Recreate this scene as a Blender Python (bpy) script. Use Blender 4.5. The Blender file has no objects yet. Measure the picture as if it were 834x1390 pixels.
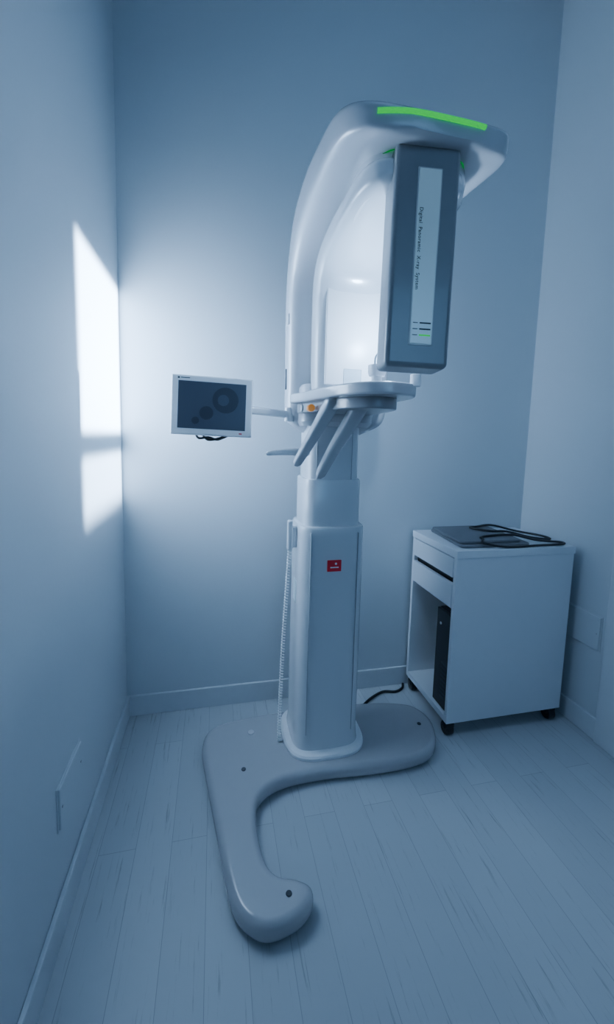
import bpy, bmesh, math
from mathutils import Vector, Matrix
SC=bpy.context.scene
COL=SC.collection
def lk(o,parent=None):
    COL.objects.link(o)
    if parent is not None: o.parent=parent
    return o
def empty(name):
    return lk(bpy.data.objects.new(name,None))
# ---------- materials ----------
def mat(name,col,rough=.5,metal=0.0,coat=0.0,emit=None,es=0,noise=0.0,trans=0.0,alpha=1.0,bump=0.0,scale=40):
    m=bpy.data.materials.new(name);m.use_nodes=True
    nt=m.node_tree;b=nt.nodes['Principled BSDF']
    b.inputs['Base Color'].default_value=(*col,1);b.inputs['Roughness'].default_value=rough
    b.inputs['Metallic'].default_value=metal;b.inputs['Coat Weight'].default_value=coat
    b.inputs['Coat Roughness'].default_value=.08
    b.inputs['Transmission Weight'].default_value=trans
    b.inputs['Alpha'].default_value=alpha
    if emit: b.inputs['Emission Color'].default_value=(*emit,1);b.inputs['Emission Strength'].default_value=es
    tc=nt.nodes.new('ShaderNodeTexCoord');n=nt.nodes.new('ShaderNodeTexNoise')
    n.inputs['Scale'].default_value=scale;n.inputs['Detail'].default_value=4
    nt.links.new(tc.outputs['Object'],n.inputs['Vector'])
    if noise:
        mx=nt.nodes.new('ShaderNodeMix');mx.data_type='RGBA'
        mx.inputs[6].default_value=(*[c*(1-noise) for c in col],1);mx.inputs[7].default_value=(*[min(1,c*(1+noise)) for c in col],1)
        nt.links.new(n.outputs['Fac'],mx.inputs[0]);nt.links.new(mx.outputs[2],b.inputs['Base Color'])
    if bump:
        bp=nt.nodes.new('ShaderNodeBump');bp.inputs['Strength'].default_value=bump;bp.inputs['Distance'].default_value=.002
        nt.links.new(n.outputs['Fac'],bp.inputs['Height']);nt.links.new(bp.outputs['Normal'],b.inputs['Normal'])
    return m
M_wall=mat('painted_wall',(.60,.65,.69),.36,noise=.02,bump=.06,scale=120)
M_ceil=mat('ceiling_paint',(.56,.61,.66),.8,noise=.02)
M_base=mat('baseboard_white',(.62,.66,.70),.35,noise=.03)
M_body=mat('machine_plastic',(.70,.72,.75),.25,coat=.5,noise=.01)
M_gray=mat('machine_gray',(.27,.28,.30),.3,coat=.3,noise=.02)
M_mid=mat('machine_mid_gray',(.54,.55,.58),.25,coat=.4,noise=.02)
M_foot=mat('base_gray_lacquer',(.44,.44,.46),.22,coat=.7,noise=.02)
M_white=mat('white_plastic',(.88,.89,.91),.3,noise=.01)
M_silver=mat('silver_panel',(.62,.74,.78),.3,metal=.1,noise=.02,emit=(.4,.65,.75),es=.12)  # faint glow put into the colour; panel and sticker are no lamps
M_black=mat('black_plastic',(.012,.013,.016),.35,noise=.2)
M_dark=mat('dark_groove',(.05,.06,.075),.6,noise=.1)
M_seam=mat('seam_gray',(.35,.37,.40),.5,noise=.05)
M_green=mat('green_led',(.0,.02,.005),.7,emit=(0.0,1.0,.12),es=.62)
M_greend=mat('green_led_dim',(.0,.05,.02),.4,emit=(0.0,1.0,.12),es=.2)
M_red=mat('red_label',(.55,.01,.03),.4,emit=(.6,.01,.03),es=.05,noise=.05)  # slight emission lifts the red, the label is no light source
M_orange=mat('orange_knob',(.9,.30,.03),.35,emit=(1,.35,.05),es=.2,noise=.03)  # emission puts a glow into the knob's colour
M_acr=mat('clear_acrylic',(.8,.9,.95),.1,trans=.9)
M_cab=mat('white_laminate',(.72,.75,.79),.35,noise=.015)
M_apr=mat('apron_vinyl',(.13,.14,.16),.5,noise=.12,bump=.3,scale=60)
M_screen=mat('screen_glass',(.02,.03,.05),.35,emit=(.10,.17,.32),es=.11)
M_screen2=mat('screen_pattern',(.01,.015,.025),.35,emit=(.05,.08,.18),es=.12)
M_cable=mat('gray_cable',(.45,.47,.5),.4,noise=.05)
# floor
def floor_mat():
    m=bpy.data.materials.new('whitewashed_planks');m.use_nodes=True;nt=m.node_tree;N=nt.nodes;L=nt.links;b=N['Principled BSDF']
    tc=N.new('ShaderNodeTexCoord');mp=N.new('ShaderNodeMapping');mp.inputs['Rotation'].default_value=(0,0,math.pi/2)
    L.new(tc.outputs['Object'],mp.inputs['Vector'])
    br=N.new('ShaderNodeTexBrick');br.inputs['Scale'].default_value=1;br.inputs['Brick Width'].default_value=1.1;br.inputs['Row Height'].default_value=.10
    br.inputs['Mortar Size'].default_value=.0009;br.inputs['Mortar Smooth'].default_value=.4;br.offset=.37
    br.inputs['Color1'].default_value=(.51,.54,.57,1);br.inputs['Color2'].default_value=(.46,.49,.52,1);br.inputs['Mortar'].default_value=(.31,.33,.36,1)
    L.new(mp.outputs[0],br.inputs['Vector'])
    m2=N.new('ShaderNodeMapping');m2.inputs['Scale'].default_value=(100,4.5,1);L.new(tc.outputs['Object'],m2.inputs['Vector'])
    n=N.new('ShaderNodeTexNoise');n.inputs['Scale'].default_value=1;n.inputs['Detail'].default_value=7;n.inputs['Roughness'].default_value=.72;L.new(m2.outputs[0],n.inputs['Vector'])
    r=N.new('ShaderNodeValToRGB');r.color_ramp.elements[0].position=.29;r.color_ramp.elements[0].color=(.30,.29,.28,1);r.color_ramp.elements[1].position=.42;r.color_ramp.elements[1].color=(1,1,1,1)
    L.new(n.outputs['Fac'],r.inputs[0])
    mx=N.new('ShaderNodeMix');mx.data_type='RGBA';mx.blend_type='MULTIPLY';mx.inputs[0].default_value=.7
    L.new(br.outputs['Color'],mx.inputs[6]);L.new(r.outputs[0],mx.inputs[7]);L.new(mx.outputs[2],b.inputs['Base Color'])
    b.inputs['Roughness'].default_value=.40
    bp=N.new('ShaderNodeBump');bp.inputs['Strength'].default_value=.15;bp.inputs['Distance'].default_value=.002
    L.new(r.outputs[0],bp.inputs['Height']);L.new(bp.outputs[0],b.inputs['Normal'])
    return m
M_floor=floor_mat()
# ---------- geometry helpers ----------
def finish(bm,name,m,parent=None,smooth=True,bevel=0,seg=3):
    bmesh.ops.recalc_face_normals(bm,faces=bm.faces)
    me=bpy.data.meshes.new(name);bm.to_mesh(me);bm.free();me.materials.append(m)
    o=bpy.data.objects.new(name,me);lk(o,parent)
    if smooth:
        for p in me.polygons:p.use_smooth=True
    if bevel:
        md=o.modifiers.new('bevel','BEVEL');md.width=bevel;md.segments=seg;md.limit_method='ANGLE';md.angle_limit=math.radians(35)
        md.harden_normals=False
    if smooth:
        if bevel:
            w=o.modifiers.new('wn','WEIGHTED_NORMAL');w.keep_sharp=False
        else:
            try: me.set_sharp_from_angle(angle=math.radians(40))
            except Exception: pass
    return o
def box(name,a,b,m,parent=None,bevel=0.0,seg=2,rot=None):
    bm=bmesh.new();bmesh.ops.create_cube(bm,size=1)
    c=[(a[i]+b[i])/2 for i in range(3)];s=[abs(b[i]-a[i]) for i in range(3)]
    for v in bm.verts: v.co=Vector((v.co.x*s[0],v.co.y*s[1],v.co.z*s[2]))
    o=finish(bm,name,m,parent,smooth=bool(bevel),bevel=bevel,seg=seg);o.location=c
    if rot: o.rotation_euler=rot
    return o
def smoothclosed(P,n=5,closed=True):
    out=[];N=len(P)
    P=[Vector(p) for p in P]
    rng=range(N) if closed else range(N-1)
    for i in rng:
        if closed: p0,p1,p2,p3=P[i-1],P[i],P[(i+1)%N],P[(i+2)%N]
        else: p0,p1,p2,p3=P[max(i-1,0)],P[i],P[i+1],P[min(i+2,N-1)]
        for k in range(n):
            t=k/n
            out.append(.5*((2*p1)+(p2-p0)*t+(2*p0-5*p1+4*p2-p3)*t*t+(3*p1-p0-3*p2+p3)*t**3))
    if not closed: out.append(P[-1])
    return out
def prism(name,P,z0,z1,m,parent=None,bevel=.01,seg=4,n=5):
    pts=smoothclosed([(p[0],p[1],0) for p in P],n) if n else [Vector((p[0],p[1],0)) for p in P]
    bm=bmesh.new();bot=[bm.verts.new((p.x,p.y,z0)) for p in pts];top=[bm.verts.new((p.x,p.y,z1)) for p in pts]
    bm.faces.new(bot);bm.faces.new(top)
    for i in range(len(pts)):
        j=(i+1)%len(pts);bm.faces.new((bot[i],bot[j],top[j],top[i]))
    return finish(bm,name,m,parent,bevel=bevel,seg=seg)
def se(c,s,n):
    def f(v):return math.copysign(abs(v)**(2/n),v)
    return f(c),f(s)
def loft(name,secs,m,parent=None,seg=48,n=4.0,caps=True):
    bm=bmesh.new();rings=[]
    for s in secs:
        c,A,B=Vector(s[0]),Vector(s[1]),Vector(s[2]);e=s[3] if len(s)>3 else n
        r=[]
        for k in range(seg):
            t=2*math.pi*(k+.5)/seg;x,y=se(math.cos(t),math.sin(t),e);r.append(bm.verts.new(c+A*x+B*y))
        rings.append(r)
    for a,b in zip(rings[:-1],rings[1:]):
        for k in range(seg):
            j=(k+1)%seg;bm.faces.new((a[k],a[j],b[j],b[k]))
    if caps: bm.faces.new(rings[0]);bm.faces.new(rings[-1])
    return finish(bm,name,m,parent)
def arm_loft(name,st,cx,m,parent,n=4.0,sub=4,seg=56):
    V=[(s[0],s[1],0) for s in st];W=[(s[2],s[3],0) for s in st];H=[(s[4],0,0) for s in st]
    V=smoothclosed(V,sub,False);W=smoothclosed(W,sub,False);H=smoothclosed(H,sub,False)
    secs=[]
    for a,b,h in zip(V,W,H):
        c=(a+b)/2;d=(a-b)/2
        secs.append(((cx,c.x,c.y),(h.x,0,0),(0,d.x,d.y)))
    return loft(name,secs,m,parent,seg=seg,n=n)
def tube(name,P,r,m,parent=None,cyc=False,n=6,flat=1.0,res=3):
    pts=smoothclosed(P,n,cyc) if n else [Vector(p) for p in P]
    cu=bpy.data.curves.new(name,'CURVE');cu.dimensions='3D';sp=cu.splines.new('POLY');sp.points.add(len(pts)-1)
    for q,p in zip(sp.points,pts): q.co=(*p,1)
    sp.use_cyclic_u=cyc;cu.bevel_depth=r;cu.bevel_resolution=res;cu.use_fill_caps=True;cu.materials.append(m)
    o=bpy.data.objects.new(name,cu);lk(o,parent)
    dg=bpy.context.evaluated_depsgraph_get();me=bpy.data.meshes.new_from_object(o.evaluated_get(dg))
    for p in me.polygons:p.use_smooth=True
    bpy.data.objects.remove(o)
    o=bpy.data.objects.new(name,me);lk(o,parent)
    return o
def cyl(name,c,r,h,m,parent=None,axis='Z',bevel=.002,seg=32,r2=None):
    bm=bmesh.new();bmesh.ops.create_cone(bm,cap_ends=True,segments=seg,radius1=r,radius2=r if r2 is None else r2,depth=h)
    if axis=='X': bmesh.ops.rotate(bm,verts=bm.verts,matrix=Matrix.Rotation(math.pi/2,3,'Y'))
    if axis=='Y': bmesh.ops.rotate(bm,verts=bm.verts,matrix=Matrix.Rotation(math.pi/2,3,'X'))
    o=finish(bm,name,m,parent,bevel=bevel,seg=2);o.location=c;return o
# ---------- room ----------
W=1.881;YF=-3.4;HC=3.3;T=.1
box('floor',(-T,YF-T,-T),(W+T,T,0),M_floor)
box('ceiling',(-T,YF-T,HC),(W+T,T,HC+T),M_ceil)
box('wall_left',(-T,YF-T,0),(0,T,HC),M_wall)
box('wall_back',(0,0,0),(W,T,HC),M_wall)
box('wall_right',(W,YF-T,0),(W+T,T,HC),M_wall)
box('wall_front',(0,YF-T,0),(W,YF,HC),M_wall)
box('baseboard_back',(0.012,-.012,0),(W-.012,0,.09),M_base,bevel=.003)
box('baseboard_left',(0,YF,0),(.012,0,.09),M_base,bevel=.003)
box('baseboard_right',(W-.012,-.51,0),(W,0,.09),M_base,bevel=.003)
# door in right wall
box('trim_1',(W-.02,-.60,0),(W,-.51,2.1),M_base,bevel=.004)
box('trim_2',(W-.02,-1.60,0),(W,-1.51,2.1),M_base,bevel=.004)
box('trim_3',(W-.02,-1.51,2.01),(W,-.60,2.1),M_base,bevel=.004)
d=empty('door_1')
box('door_leaf',(W-.012,-1.51,.005),(W-.001,-.60,2.01),M_base,d,bevel=.002)
cyl('door_handle_rose',(W-.02,-1.43,1.0),.025,.016,M_cable,d,axis='X')
tube('door_handle_lever',[(W-.03,-1.43,1.0),(W-.06,-1.43,1.0),(W-.065,-1.36,1.0),(W-.065,-1.31,1.0)],.008,M_cable,d)
# wall plates
def plate(name,x,y0,y1,z0,z1,side):
    e=empty(name);s=-side
    box('cover',(x,y0,z0),(x+s*.008,y1,z1),M_wall,e,bevel=.003)
    box('rim',(x,y0-.004,z0-.004),(x+s*.003,y1+.004,z1+.004),M_base,e,bevel=.001)
    for yy in (y0+.012,y1-.012): cyl('screw',(x+s*.0085,yy,(z0+z1)/2),.003,.002,M_cable,e,axis='X',bevel=0)
plate('wall_access_plate',0,-.76,-.60,.255,.36,-1)
plate('wall_access_plate.001',W,-.48,-.32,.365,.505,1)
# ---------- x-ray machine ----------
X=empty('dental_xray_machine')
foot=[(.345,-.215),(.317,-.30),(.334,-.43),(.369,-.64),(.394,-.79),(.422,-.862),(.48,-.905),(.557,-.897),(.600,-.868),(.606,-.832),(.572,-.806),(.522,-.785),(.494,-.73),(.486,-.61),(.512,-.54),(.59,-.50),(.737,-.492),(.943,-.505),(1.106,-.495),(1.19,-.445),(1.235,-.34),(1.22,-.26),(1.16,-.21),(.983,-.175),(.675,-.165),(.446,-.178)]
prism('floor_base',foot,0.0,.055,M_foot,X,bevel=.022,seg=6)
for (bx,by) in [(.46,-.44),(.545,-.845),(1.17,-.35),(.50,-.27)]:
    cyl('base_bolt',(bx,by,.056),.008 if by!=-.27 else .013,.004,M_dark if by!=-.27 else M_mid,X)
cx,cy=.768,-.305
def vs(z,hx,hy,ox=0,oy=0,e=4.5): return ((cx+ox,cy+oy,z),(hx,0,0),(0,hy,0),e)
loft('column_skirt',[vs(.05,.152,.148,0,-.005,3.2),vs(.064,.152,.148,0,-.005,3.2),vs(.07,.147,.143,0,-.005,3.2),vs(.072,.13,.125,0,-.005,3.4)],M_white,X)
loft('column_cover',[vs(.06,.128,.122,0,0,4),vs(.085,.124,.118,0,0,4.2),vs(.12,.120,.116,0,0,4.6),vs(.86,.119,.111,0,0,4.8),vs(.882,.119,.111,0,0,4.8),vs(.889,.116,.108,0,0,4.8),vs(.891,.106,.098,0,0,4.8)],M_body,X,seg=64)
for sx in (-.086,.084):
    box('cover_seam',(cx+sx-.0006,cy-.1145,.13),(cx+sx+.0006,cy-.106,.87),M_seam,X)
loft('telescopic_column_stage',[vs(.86,.104,.096,-.002,0,5),vs(1.048,.104,.096,-.002,0,5),vs(1.054,.101,.093,-.002,0,5)],M_body,X)
loft('telescopic_column',[vs(.86,.094,.086,-.002,0,5),vs(1.36,.094,.086,-.002,0,5)],M_body,X)
for sx in (-.066,.058):
    box('column_rail_groove',(cx+sx-.0012,cy-.087,1.05),(cx+sx+.0012,cy-.082,1.28),M_seam,X)
# red label + sticker
box('brand_label',(.742,-.4215,.735),(.792,-.414,.775),M_red,X,bevel=.001)
box('brand_label_mark',(.752,-.4222,.748),(.782,-.421,.752),M_white,X)
cyl('brand_label_dot',(.772,-.4219,.763),.004,.001,M_white,X,axis='Y',bevel=0)
box('rating_sticker',(.6475,-.345,.60),(.6495,-.30,.68),M_silver,X)
# overhead arm
arm=[(-.285,1.205,-.325,1.22,.10),(-.262,1.235,-.35,1.24,.155),(-.250,1.28,-.37,1.28,.178),(-.248,1.4,-.375,1.4,.181),(-.25,1.55,-.378,1.53,.183),(-.268,1.71,-.385,1.64,.185),(-.325,1.835,-.41,1.71,.186),(-.44,1.915,-.48,1.765,.188),(-.60,1.925,-.60,1.79,.189),(-.75,1.90,-.74,1.79,.189),(-.85,1.874,-.84,1.785,.188),(-.91,1.850,-.90,1.778,.180),(-.95,1.828,-.94,1.770,.160),(-.972,1.810,-.965,1.766,.128),(-.984,1.798,-.980,1.770,.07)]
oa=arm_loft('overhead_arm',arm,.783,M_mid,X,n=5.5)
# light strip follows the moulded front edge of the arm
from mathutils.bvhtree import BVHTree
me=oa.data;bv=BVHTree.FromPolygons([v.co.copy() for v in me.vertices],[tuple(p.vertices) for p in me.polygons])
S=[]
for i in range(15):
    f_=i/14;x=.648+(.862-.648)*f_
    h=bv.ray_cast(Vector((x,-1.4,1.795)),Vector((0,1,0)))
    if h[0] is not None: S.append(h[0])
for _ in range(4): S=[S[0]]+[Vector((S[i].x,(S[i-1].y+S[i].y*2+S[i+1].y)/4,S[i].z)) for i in range(1,len(S)-1)]+[S[-1]]
tube('green_light_strip',[(p.x,p.y-.0022,p.z) for p in S],.0046,M_green,X,n=3)
box('arm_vent_slot',(.598,-.32,1.36),(.604,-.312,1.43),M_dark,X,bevel=.002)
box('arm_hatch',(.5965,-.355,1.57),(.603,-.325,1.605),M_body,X,bevel=.002)
# rotating unit
cap=[]
for z,r in [(1.790,.118),(1.776,.122),(1.755,.124),(1.725,.120),(1.712,.110)]:
    cap.append(((.785,-.80,z),(r,0,0),(0,r,0),2.6))
loft('rotation_cap',cap,M_body,X)
tube('green_light_ring',[(.785+.116*math.cos(t*math.pi/12),-.822+.119*math.sin(t*math.pi/12),1.776) for t in range(24)],.0014,M_greend,X,cyc=True,n=1)
ca=[(-.405,1.345,-.50,1.345,.10),(-.40,1.36,-.50,1.36,.108),(-.395,1.5,-.503,1.5,.11),(-.395,1.60,-.505,1.58,.11),(-.408,1.685,-.512,1.64,.112),(-.46,1.745,-.545,1.685,.114),(-.56,1.772,-.62,1.705,.116),(-.70,1.775,-.72,1.71,.118),(-.84,1.772,-.84,1.71,.116),(-.90,1.765,-.90,1.712,.10),(-.92,1.755,-.92,1.72,.075)]
arm_loft('rotating_c_arm',ca,.772,M_body,X,n=5)
box('detector_panel',(.687,-.511,1.36),(.857,-.498,1.655),M_white,X,bevel=.004)
hb=empty('tube_head');hb.parent=X;hb.location=(.770,-.915,1.56);hb.rotation_euler=(math.radians(-1.5),math.radians(1.0),math.radians(-8))
box('tube_head_shell',(-.067,-.036,-.215),(.066,.04,.215),M_gray,hb,bevel=.011,seg=4)
box('tube_head_panel_rim',(-.0215,-.0375,-.172),(.0285,-.034,.170),M_mid,hb,bevel=.002)
box('tube_head_panel',(-.019,-.039,-.169),(.026,-.036,.167),M_silver,hb,bevel=.002)
def text(name,s,size,loc,rot,m,parent,sp=1.0):
    cu=bpy.data.curves.new(name,'FONT');cu.body=s;cu.size=size;cu.align_x='LEFT';cu.space_character=sp;cu.space_word=2.0;cu.extrude=.0003
    cu.materials.append(m);o=bpy.data.objects.new(name,cu);lk(o)
    bpy.context.view_layer.update()
    dg=bpy.context.evaluated_depsgraph_get();me=bpy.data.meshes.new_from_object(o.evaluated_get(dg));bpy.data.objects.remove(o)
    o=bpy.data.objects.new(name,me);lk(o,parent);o.matrix_local=Matrix.Translation(loc)@rot
    return o
R=Matrix(((0,1,0,0),(0,0,-1,0),(-1,0,0,0),(0,0,0,1)))
text('panel_text','Digital Panoramic X-ray System',.0102,Vector((-.0145,-.0395,.093)),R,M_black,hb,1.12)
for i,(zz,mm) in enumerate([(-.128,M_dark),(-.140,M_dark),(-.152,M_green)]):
    box('panel_bar_%d'%(i+1),(-.001,-.0398,zz-.0013),(.022,-.0385,zz+.0013),mm,hb)
    box('panel_caption_%d'%(i+1),(-.015,-.0398,zz-.0007),(-.005,-.0385,zz+.0007),M_dark,hb)
# patient table
tab=[(.618,-.38),(.624,-.5),(.652,-.66),(.70,-.78),(.77,-.82),(.84,-.795),(.875,-.72),(.882,-.6),(.90,-.45),(.90,-.38)]
prism('patient_table',tab,1.306,1.336,M_mid,X,bevel=.010,seg=4)
tab2=[(.64,-.38),(.65,-.5),(.68,-.64),(.72,-.72),(.77,-.75),(.82,-.73),(.85,-.66),(.87,-.45),(.87,-.38)]
prism('table_support',tab2,1.276,1.308,M_gray,X,bevel=.012,seg=4)
def bar(name,P,r,m,e=3.5):
    pts=smoothclosed(P,5,False);secs=[]
    for i,p in enumerate(pts):
        q=pts[min(i+1,len(pts)-1)]-pts[max(i-1,0)];q.normalize()
        ref=Vector((1,0,0)) if abs(q.x)<.8 else Vector((0,0,1))
        a=ref-q*q.dot(ref);a.normalize();b=q.cross(a)
        f=i/(len(pts)-1);rr=r[0]*(1-f)+r[1]*f
        if i in(0,len(pts)-1): rr*=.6
        secs.append((p,a*rr*1.2,b*rr,e))
    return loft(name,secs,m,X,seg=24)
bar('grip_handle_left',[(.685,-.64,1.31),(.663,-.58,1.245),(.638,-.52,1.175),(.613,-.463,1.108)],(.019,.011),M_mid)
bar('grip_handle_right',[(.762,-.66,1.31),(.738,-.60,1.235),(.712,-.535,1.155),(.688,-.470,1.07)],(.021,.012),M_mid)
bar('side_lever',[(.672,-.40,1.148),(.62,-.40,1.148),(.57,-.40,1.145),(.525,-.40,1.140)],(.013,.006),M_white,2.5)
# chin rest
cyl('chin_rest_post',(.775,-.71,1.352),.014,.036,M_white,X)
loft('chin_rest_cup',[((.775,-.71,1.362),(.020,0,0),(0,.018,0),2.5),((.775,-.71,1.372),(.023,0,0),(0,.022,0),2.5),((.775,-.71,1.390),(.023,0,0),(0,.023,0),2.5)],M_white,X)
tube('bite_block',[(.775,-.70,1.38),(.775,-.70,1.41),(.775,-.72,1.418)],.005,M_acr,X)
box('acrylic_guard',(.70,-.66,1.336),(.75,-.655,1.385),M_acr,X,bevel=.001)
cyl('table_knob',(.845,-.79,1.345),.013,.03,M_white,X)
cyl('adjust_knob',(.640,-.535,1.285),.011,.022,M_orange,X,axis='Y')
cyl('adjust_knob_rear',(.66,-.44,1.29),.012,.06,M_white,X,axis='X')
loft('carriage',[((.765,-.33,1.235),(.118,0,0),(0,.09,0),5),((.765,-.335,1.25),(.128,0,0),(0,.10,0),5),((.765,-.335,1.36),(.128,0,0),(0,.10,0),5),((.765,-.335,1.372),(.12,0,0),(0,.092,0),5)],M_mid,X)
# hand switch with coiled cord
box('hand_switch_holder',(.628,-.335,.80),(.650,-.305,.875),M_white,X,bevel=.004)
box('hand_switch',(.615,-.338,.79),(.635,-.312,.90),M_body,X,bevel=.007,seg=4)
P=[]
for i in range(700):
    f=i/699;a=i*.62
    zc=.79-.735*f;xc=.625-.026*math.sin(f*math.pi*.5);yc=-.325-.012*f
    P.append((xc+.0055*math.cos(a),yc+.0055*math.sin(a),max(zc,.062)))
tube('coiled_cord',P,.0024,M_white,X,n=0,res=1)
# ---------- monitor ----------
Mn=empty('touchscreen_monitor');Mn.location=(.3524,-.42,1.2835);Mn.rotation_euler=(math.radians(-3),math.radians(1.5),math.radians(-2));Mn.scale=(.949,.949,.949)
box('monitor_shell',(-.128,0,-.093),(.128,.03,.095),M_body,Mn,bevel=.010,seg=4)
box('monitor_bezel',(-.130,-.008,-.095),(.130,.004,.097),M_white,Mn,bevel=.007,seg=4)
box('monitor_screen',(-.108,-.0095,-.074),(.108,-.006,.078),M_screen,Mn,bevel=.001)
cyl('screen_circle_large',(.042,-.0098,.022),.042,.001,M_screen2,Mn,axis='Y',bevel=0,seg=48)
cyl('screen_circle_core',(.035,-.0103,.022),.018,.0006,M_screen,Mn,axis='Y',bevel=0,seg=48)
cyl('screen_circle_medium',(-.018,-.0098,-.022),.022,.001,M_screen2,Mn,axis='Y',bevel=0,seg=48)
cyl('screen_circle_small',(-.052,-.0098,-.048),.012,.001,M_screen2,Mn,axis='Y',bevel=0,seg=48)
box('bezel_mark',(-.110,-.0085,.084),(-.104,-.0075,.090),M_dark,Mn)
box('bezel_mark_line',(-.100,-.0085,.086),(-.072,-.0075,.0885),M_dark,Mn)
box('bezel_badge',(.088,-.0085,-.086),(.098,-.0075,-.082),M_red,Mn)
tube('monitor_stylus_cable',[(-.05,.01,-.09),(-.04,.0,-.104),(-.01,-.002,-.100),(.02,.0,-.106),(.05,.01,-.092)],.004,M_black,Mn)
tube('monitor_stylus_clip',[(-.03,.01,-.09),(-.01,.0,-.108),(.03,.0,-.100),(.04,.01,-.09)],.004,M_black,Mn)
bm_=box('monitor_arm',(-.105,-.010,-.013),(.105,.010,.013),M_body,Mn,bevel=.006,seg=3)
bm_.location=(.185,.055,.001);bm_.rotation_euler=(0,0,math.radians(24))
cyl('monitor_arm_pivot',(.268,.090,0),.017,.05,M_body,Mn)
# ---------- cabinet ----------
C=empty('rolling_cabinet')
x0,x1,y0,y1,zb,zt=1.273,1.820,-.380,-.027,.06,.776;t=.018
box('cabinet_top',(x0-.003,y0-.003,zt-.03),(x1+.003,y1+.003,zt),M_cab,C,bevel=.002)
box('cabinet_side_front',(x0,y0,zb),(x1,y0+t,zt-.03),M_cab,C,bevel=.0015)
box('cabinet_side_rear',(x0,y1-t,zb),(x1,y1,zt-.03),M_cab,C,bevel=.0015)
box('cabinet_bottom',(x0,y0+t,zb),(x1,y1-t,zb+.025),M_cab,C,bevel=.0015)
box('cabinet_back',(x1-.012,y0+t,zb+.025),(x1,y1-t,zt-.03),M_cab,C)
box('cabinet_shelf',(x0+.02,y0+t,.525),(x1-.012,y1-t,.54),M_cab,C)
box('drawer_front_1',(x0-.004,y0+t+.002,.665),(x0+.014,y1-t-.002,.742),M_cab,C,bevel=.002)
box('drawer_front_2',(x0-.004,y0+t+.002,.543),(x0+.014,y1-t-.002,.638),M_cab,C,bevel=.002)
box('drawer_gap_shade',(x0+.02,y0+t,.545),(x0+.03,y1-t,.742),M_black,C)  # black sheet standing in for the shade behind the drawer fronts
def caster(x,y):
    cyl('caster_wheel',(x,y,.026),.026,.034,M_black,C,axis='X',bevel=.005)
    cyl('caster_stem',(x,y,.052),.009,.018,M_dark,C)
    box('caster_fork',(x-.023,y-.016,.028),(x+.023,y+.012,.054),M_black,C,bevel=.005)
for px in (x0+.024,x1-.03):
    for py in (y0+.026,y1-.03): caster(px,py)
# PC
Pc=empty('computer_tower')
box('tower_case',(1.30,-.355,.086),(1.68,-.245,.50),M_black,Pc,bevel=.004)
box('tower_front_bezel',(1.286,-.353,.088),(1.302,-.247,.498),M_black,Pc,bevel=.003)
for i in range(9): box('tower_vent',(1.284,-.34,.13+i*.018),(1.287,-.30,.137+i*.018),M_dark,Pc)
cyl('tower_button',(1.284,-.28,.44),.006,.004,M_mid,Pc,axis='X')
# lead apron
A=empty('lead_apron')
def rr(xa,xb,ya,yb,sk=0.0,r=.018):
    P=[];
    for (qx,qy,a0) in [(xb-r,yb-r,0),(xa+r,yb-r,90),(xa+r,ya+r,180),(xb-r,ya+r,270)]:
        for k in range(5):
            a=math.radians(a0+k*22.5);x=qx+r*math.cos(a);y=qy+r*math.sin(a)
            P.append((x+sk*(y-ya),y))
    return P
prism('apron_fold_lower',rr(1.31,1.63,-.352,-.055,.10),.7765,.789,M_apr,A,bevel=.005,seg=3,n=0)
prism('apron_fold_upper',rr(1.315,1.60,-.335,-.065,.09),.788,.801,M_apr,A,bevel=.005,seg=3,n=0)
zs=.806;zl=.7825
tube('apron_strap_1',[(1.42,-.33,zs),(1.405,-.358,.798),(1.50,-.371,zl),(1.66,-.365,zl),(1.78,-.36,zl),(1.79,-.33,zl),(1.70,-.30,zl+.004),(1.60,-.275,zs),(1.48,-.28,zs),(1.43,-.30,zs)],.005,M_black,A,cyc=True)
tube('apron_strap_2',[(1.50,-.13,zs),(1.55,-.20,zs),(1.62,-.22,zs),(1.72,-.25,zl+.002),(1.79,-.28,zl),(1.80,-.22,zl),(1.74,-.12,zl+.002),(1.64,-.09,zs),(1.55,-.11,zs)],.005,M_black,A,cyc=True)
# power cable
tube('power_cable',[(1.0,-.15,.006),(1.06,-.10,.006),(1.14,-.06,.006),(1.2,-.07,.006),(1.245,-.05,.006),(1.262,-.022,.008)],.006,M_black)
# ---------- lights ----------
def area(name,loc,tgt,sx,sy,p,c,spread=180):
    l=bpy.data.lights.new(name,'AREA');l.shape='RECTANGLE';l.size=sx;l.size_y=sy;l.energy=p;l.color=c;l.spread=math.radians(spread)
    o=bpy.data.objects.new(name,l);o.location=loc;o.rotation_euler=(Vector(tgt)-Vector(loc)).to_track_quat('-Z','Y').to_euler();lk(o);return o
def spot(name,loc,tgt,ang,p,c,blend=.1,r=.01):
    l=bpy.data.lights.new(name,'SPOT');l.spot_size=math.radians(ang);l.spot_blend=blend;l.energy=p;l.color=c;l.shadow_soft_size=r
    o=bpy.data.objects.new(name,l);o.location=loc;o.rotation_euler=(Vector(tgt)-Vector(loc)).to_track_quat('-Z','Y').to_euler();lk(o);return o
BL=(.24,.56,1.0)
area('top_fill_light',(1.1,-1.2,3.25),(1.0,-1.0,0),1.0,1.2,2.5,BL)  # unseen fill added overhead for the soft ambient level
area('front_fill_light',(1.0,-3.2,1.9),(1.0,0,1.2),1.0,1.0,2.1,BL,spread=80)  # fill added behind the camera to brighten the back of the room
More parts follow.
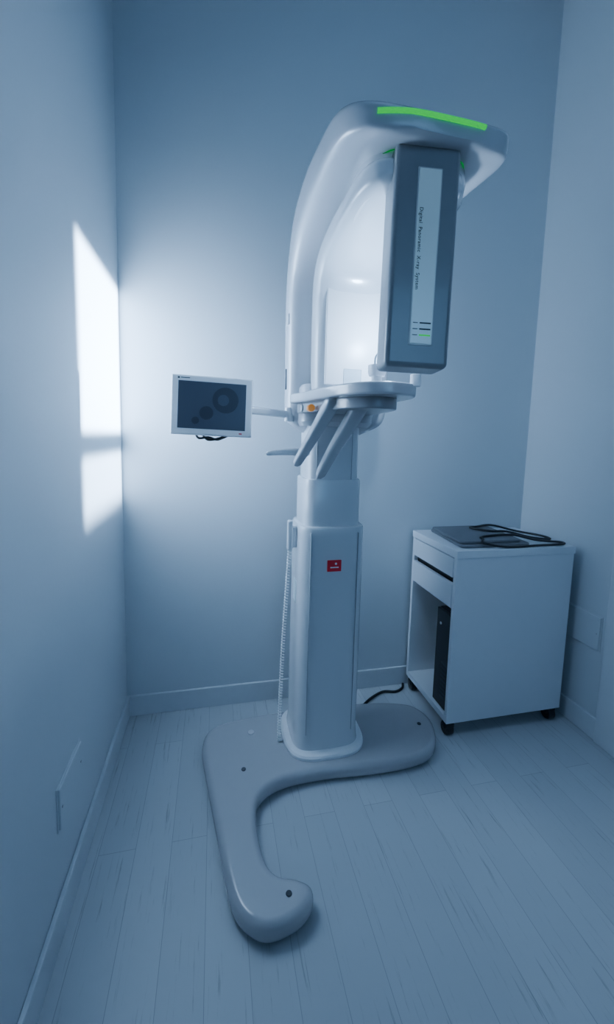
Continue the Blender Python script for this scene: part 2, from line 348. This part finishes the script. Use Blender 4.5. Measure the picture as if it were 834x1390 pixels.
# added lamp, masked to shape the left wall light patch and its dark band
gl=spot('added_patch_spot',(1.0,-.035,1.42),(0,-.035,1.42),80,1350,(.53,.73,1.0),.02,.015)
ld=gl.data;ld.use_nodes=True;nt=ld.node_tree;N=nt.nodes;L=nt.links
em=[n for n in N if n.type=='EMISSION'][0]
tc=N.new('ShaderNodeTexCoord');sp=N.new('ShaderNodeSeparateXYZ');L.new(tc.outputs['Normal'],sp.inputs[0])
def mth(op,a,b=None,c=None):
    n=N.new('ShaderNodeMath');n.operation=op
    for i,v in enumerate((a,b,c)):
        if v is None: continue
        if isinstance(v,(int,float)): n.inputs[i].default_value=v
        else: L.new(v,n.inputs[i])
    return n.outputs[0]
az=mth('ABSOLUTE',sp.outputs[2])
u=mth('DIVIDE',sp.outputs[0],az);v=mth('DIVIDE',sp.outputs[1],az)
def step(x,lo,hi):
    n=N.new('ShaderNodeMapRange');n.interpolation_type='SMOOTHSTEP';L.new(x,n.inputs[0]);n.inputs[1].default_value=lo;n.inputs[2].default_value=hi;return n.outputs[0]
def inv(x): return mth('SUBTRACT',1,x)
mu=mth('MULTIPLY',inv(step(u,.004,.035)),step(u,-.48,-.42))
top=mth('MULTIPLY',inv(step(v,.28,.33)),step(v,-.24,-.20))  # space between top and low draws a shadow band into the beam
low=mth('MULTIPLY',inv(step(v,-.32,-.28)),step(v,-.53,-.43))
mk=mth('MULTIPLY',mu,mth('ADD',top,mth('MULTIPLY',low,.5)))
L.new(mk,em.inputs['Strength'])
l=bpy.data.lights.new('flash_lamp','POINT');l.energy=6.2;l.color=(.46,.69,1.0);l.shadow_soft_size=.02
o=bpy.data.objects.new('flash_lamp',l);o.location=(.845,-.665,1.50);lk(o)
w=bpy.data.worlds.new('world');SC.world=w;w.use_nodes=True;w.node_tree.nodes['Background'].inputs[0].default_value=(.2,.35,.6,1);w.node_tree.nodes['Background'].inputs[1].default_value=.2
# ---------- camera ----------
f,yaw,pit,roll=547.66,.2264,.1047,.0269
F=Vector((math.sin(yaw)*math.cos(pit),math.cos(yaw)*math.cos(pit),-math.sin(pit)))
R0=Vector((math.cos(yaw),-math.sin(yaw),0));U0=R0.cross(F);c,s=math.cos(roll),math.sin(roll)
Rr=c*R0+s*U0;Uu=-s*R0+c*U0
cam=bpy.data.cameras.new('camera');cam.sensor_fit='VERTICAL';cam.sensor_height=36;cam.sensor_width=36*834/1390;cam.lens=f/1390*36;cam.shift_y=-45/1390;cam.clip_start=.02
o=bpy.data.objects.new('camera',cam);lk(o)
Mt=Matrix.Identity(4)
for i in range(3): Mt[i][0]=Rr[i];Mt[i][1]=Uu[i];Mt[i][2]=-F[i]
Mt[0][3],Mt[1][3],Mt[2][3]=.360,-1.726,1.2
o.matrix_world=Mt;SC.camera=o
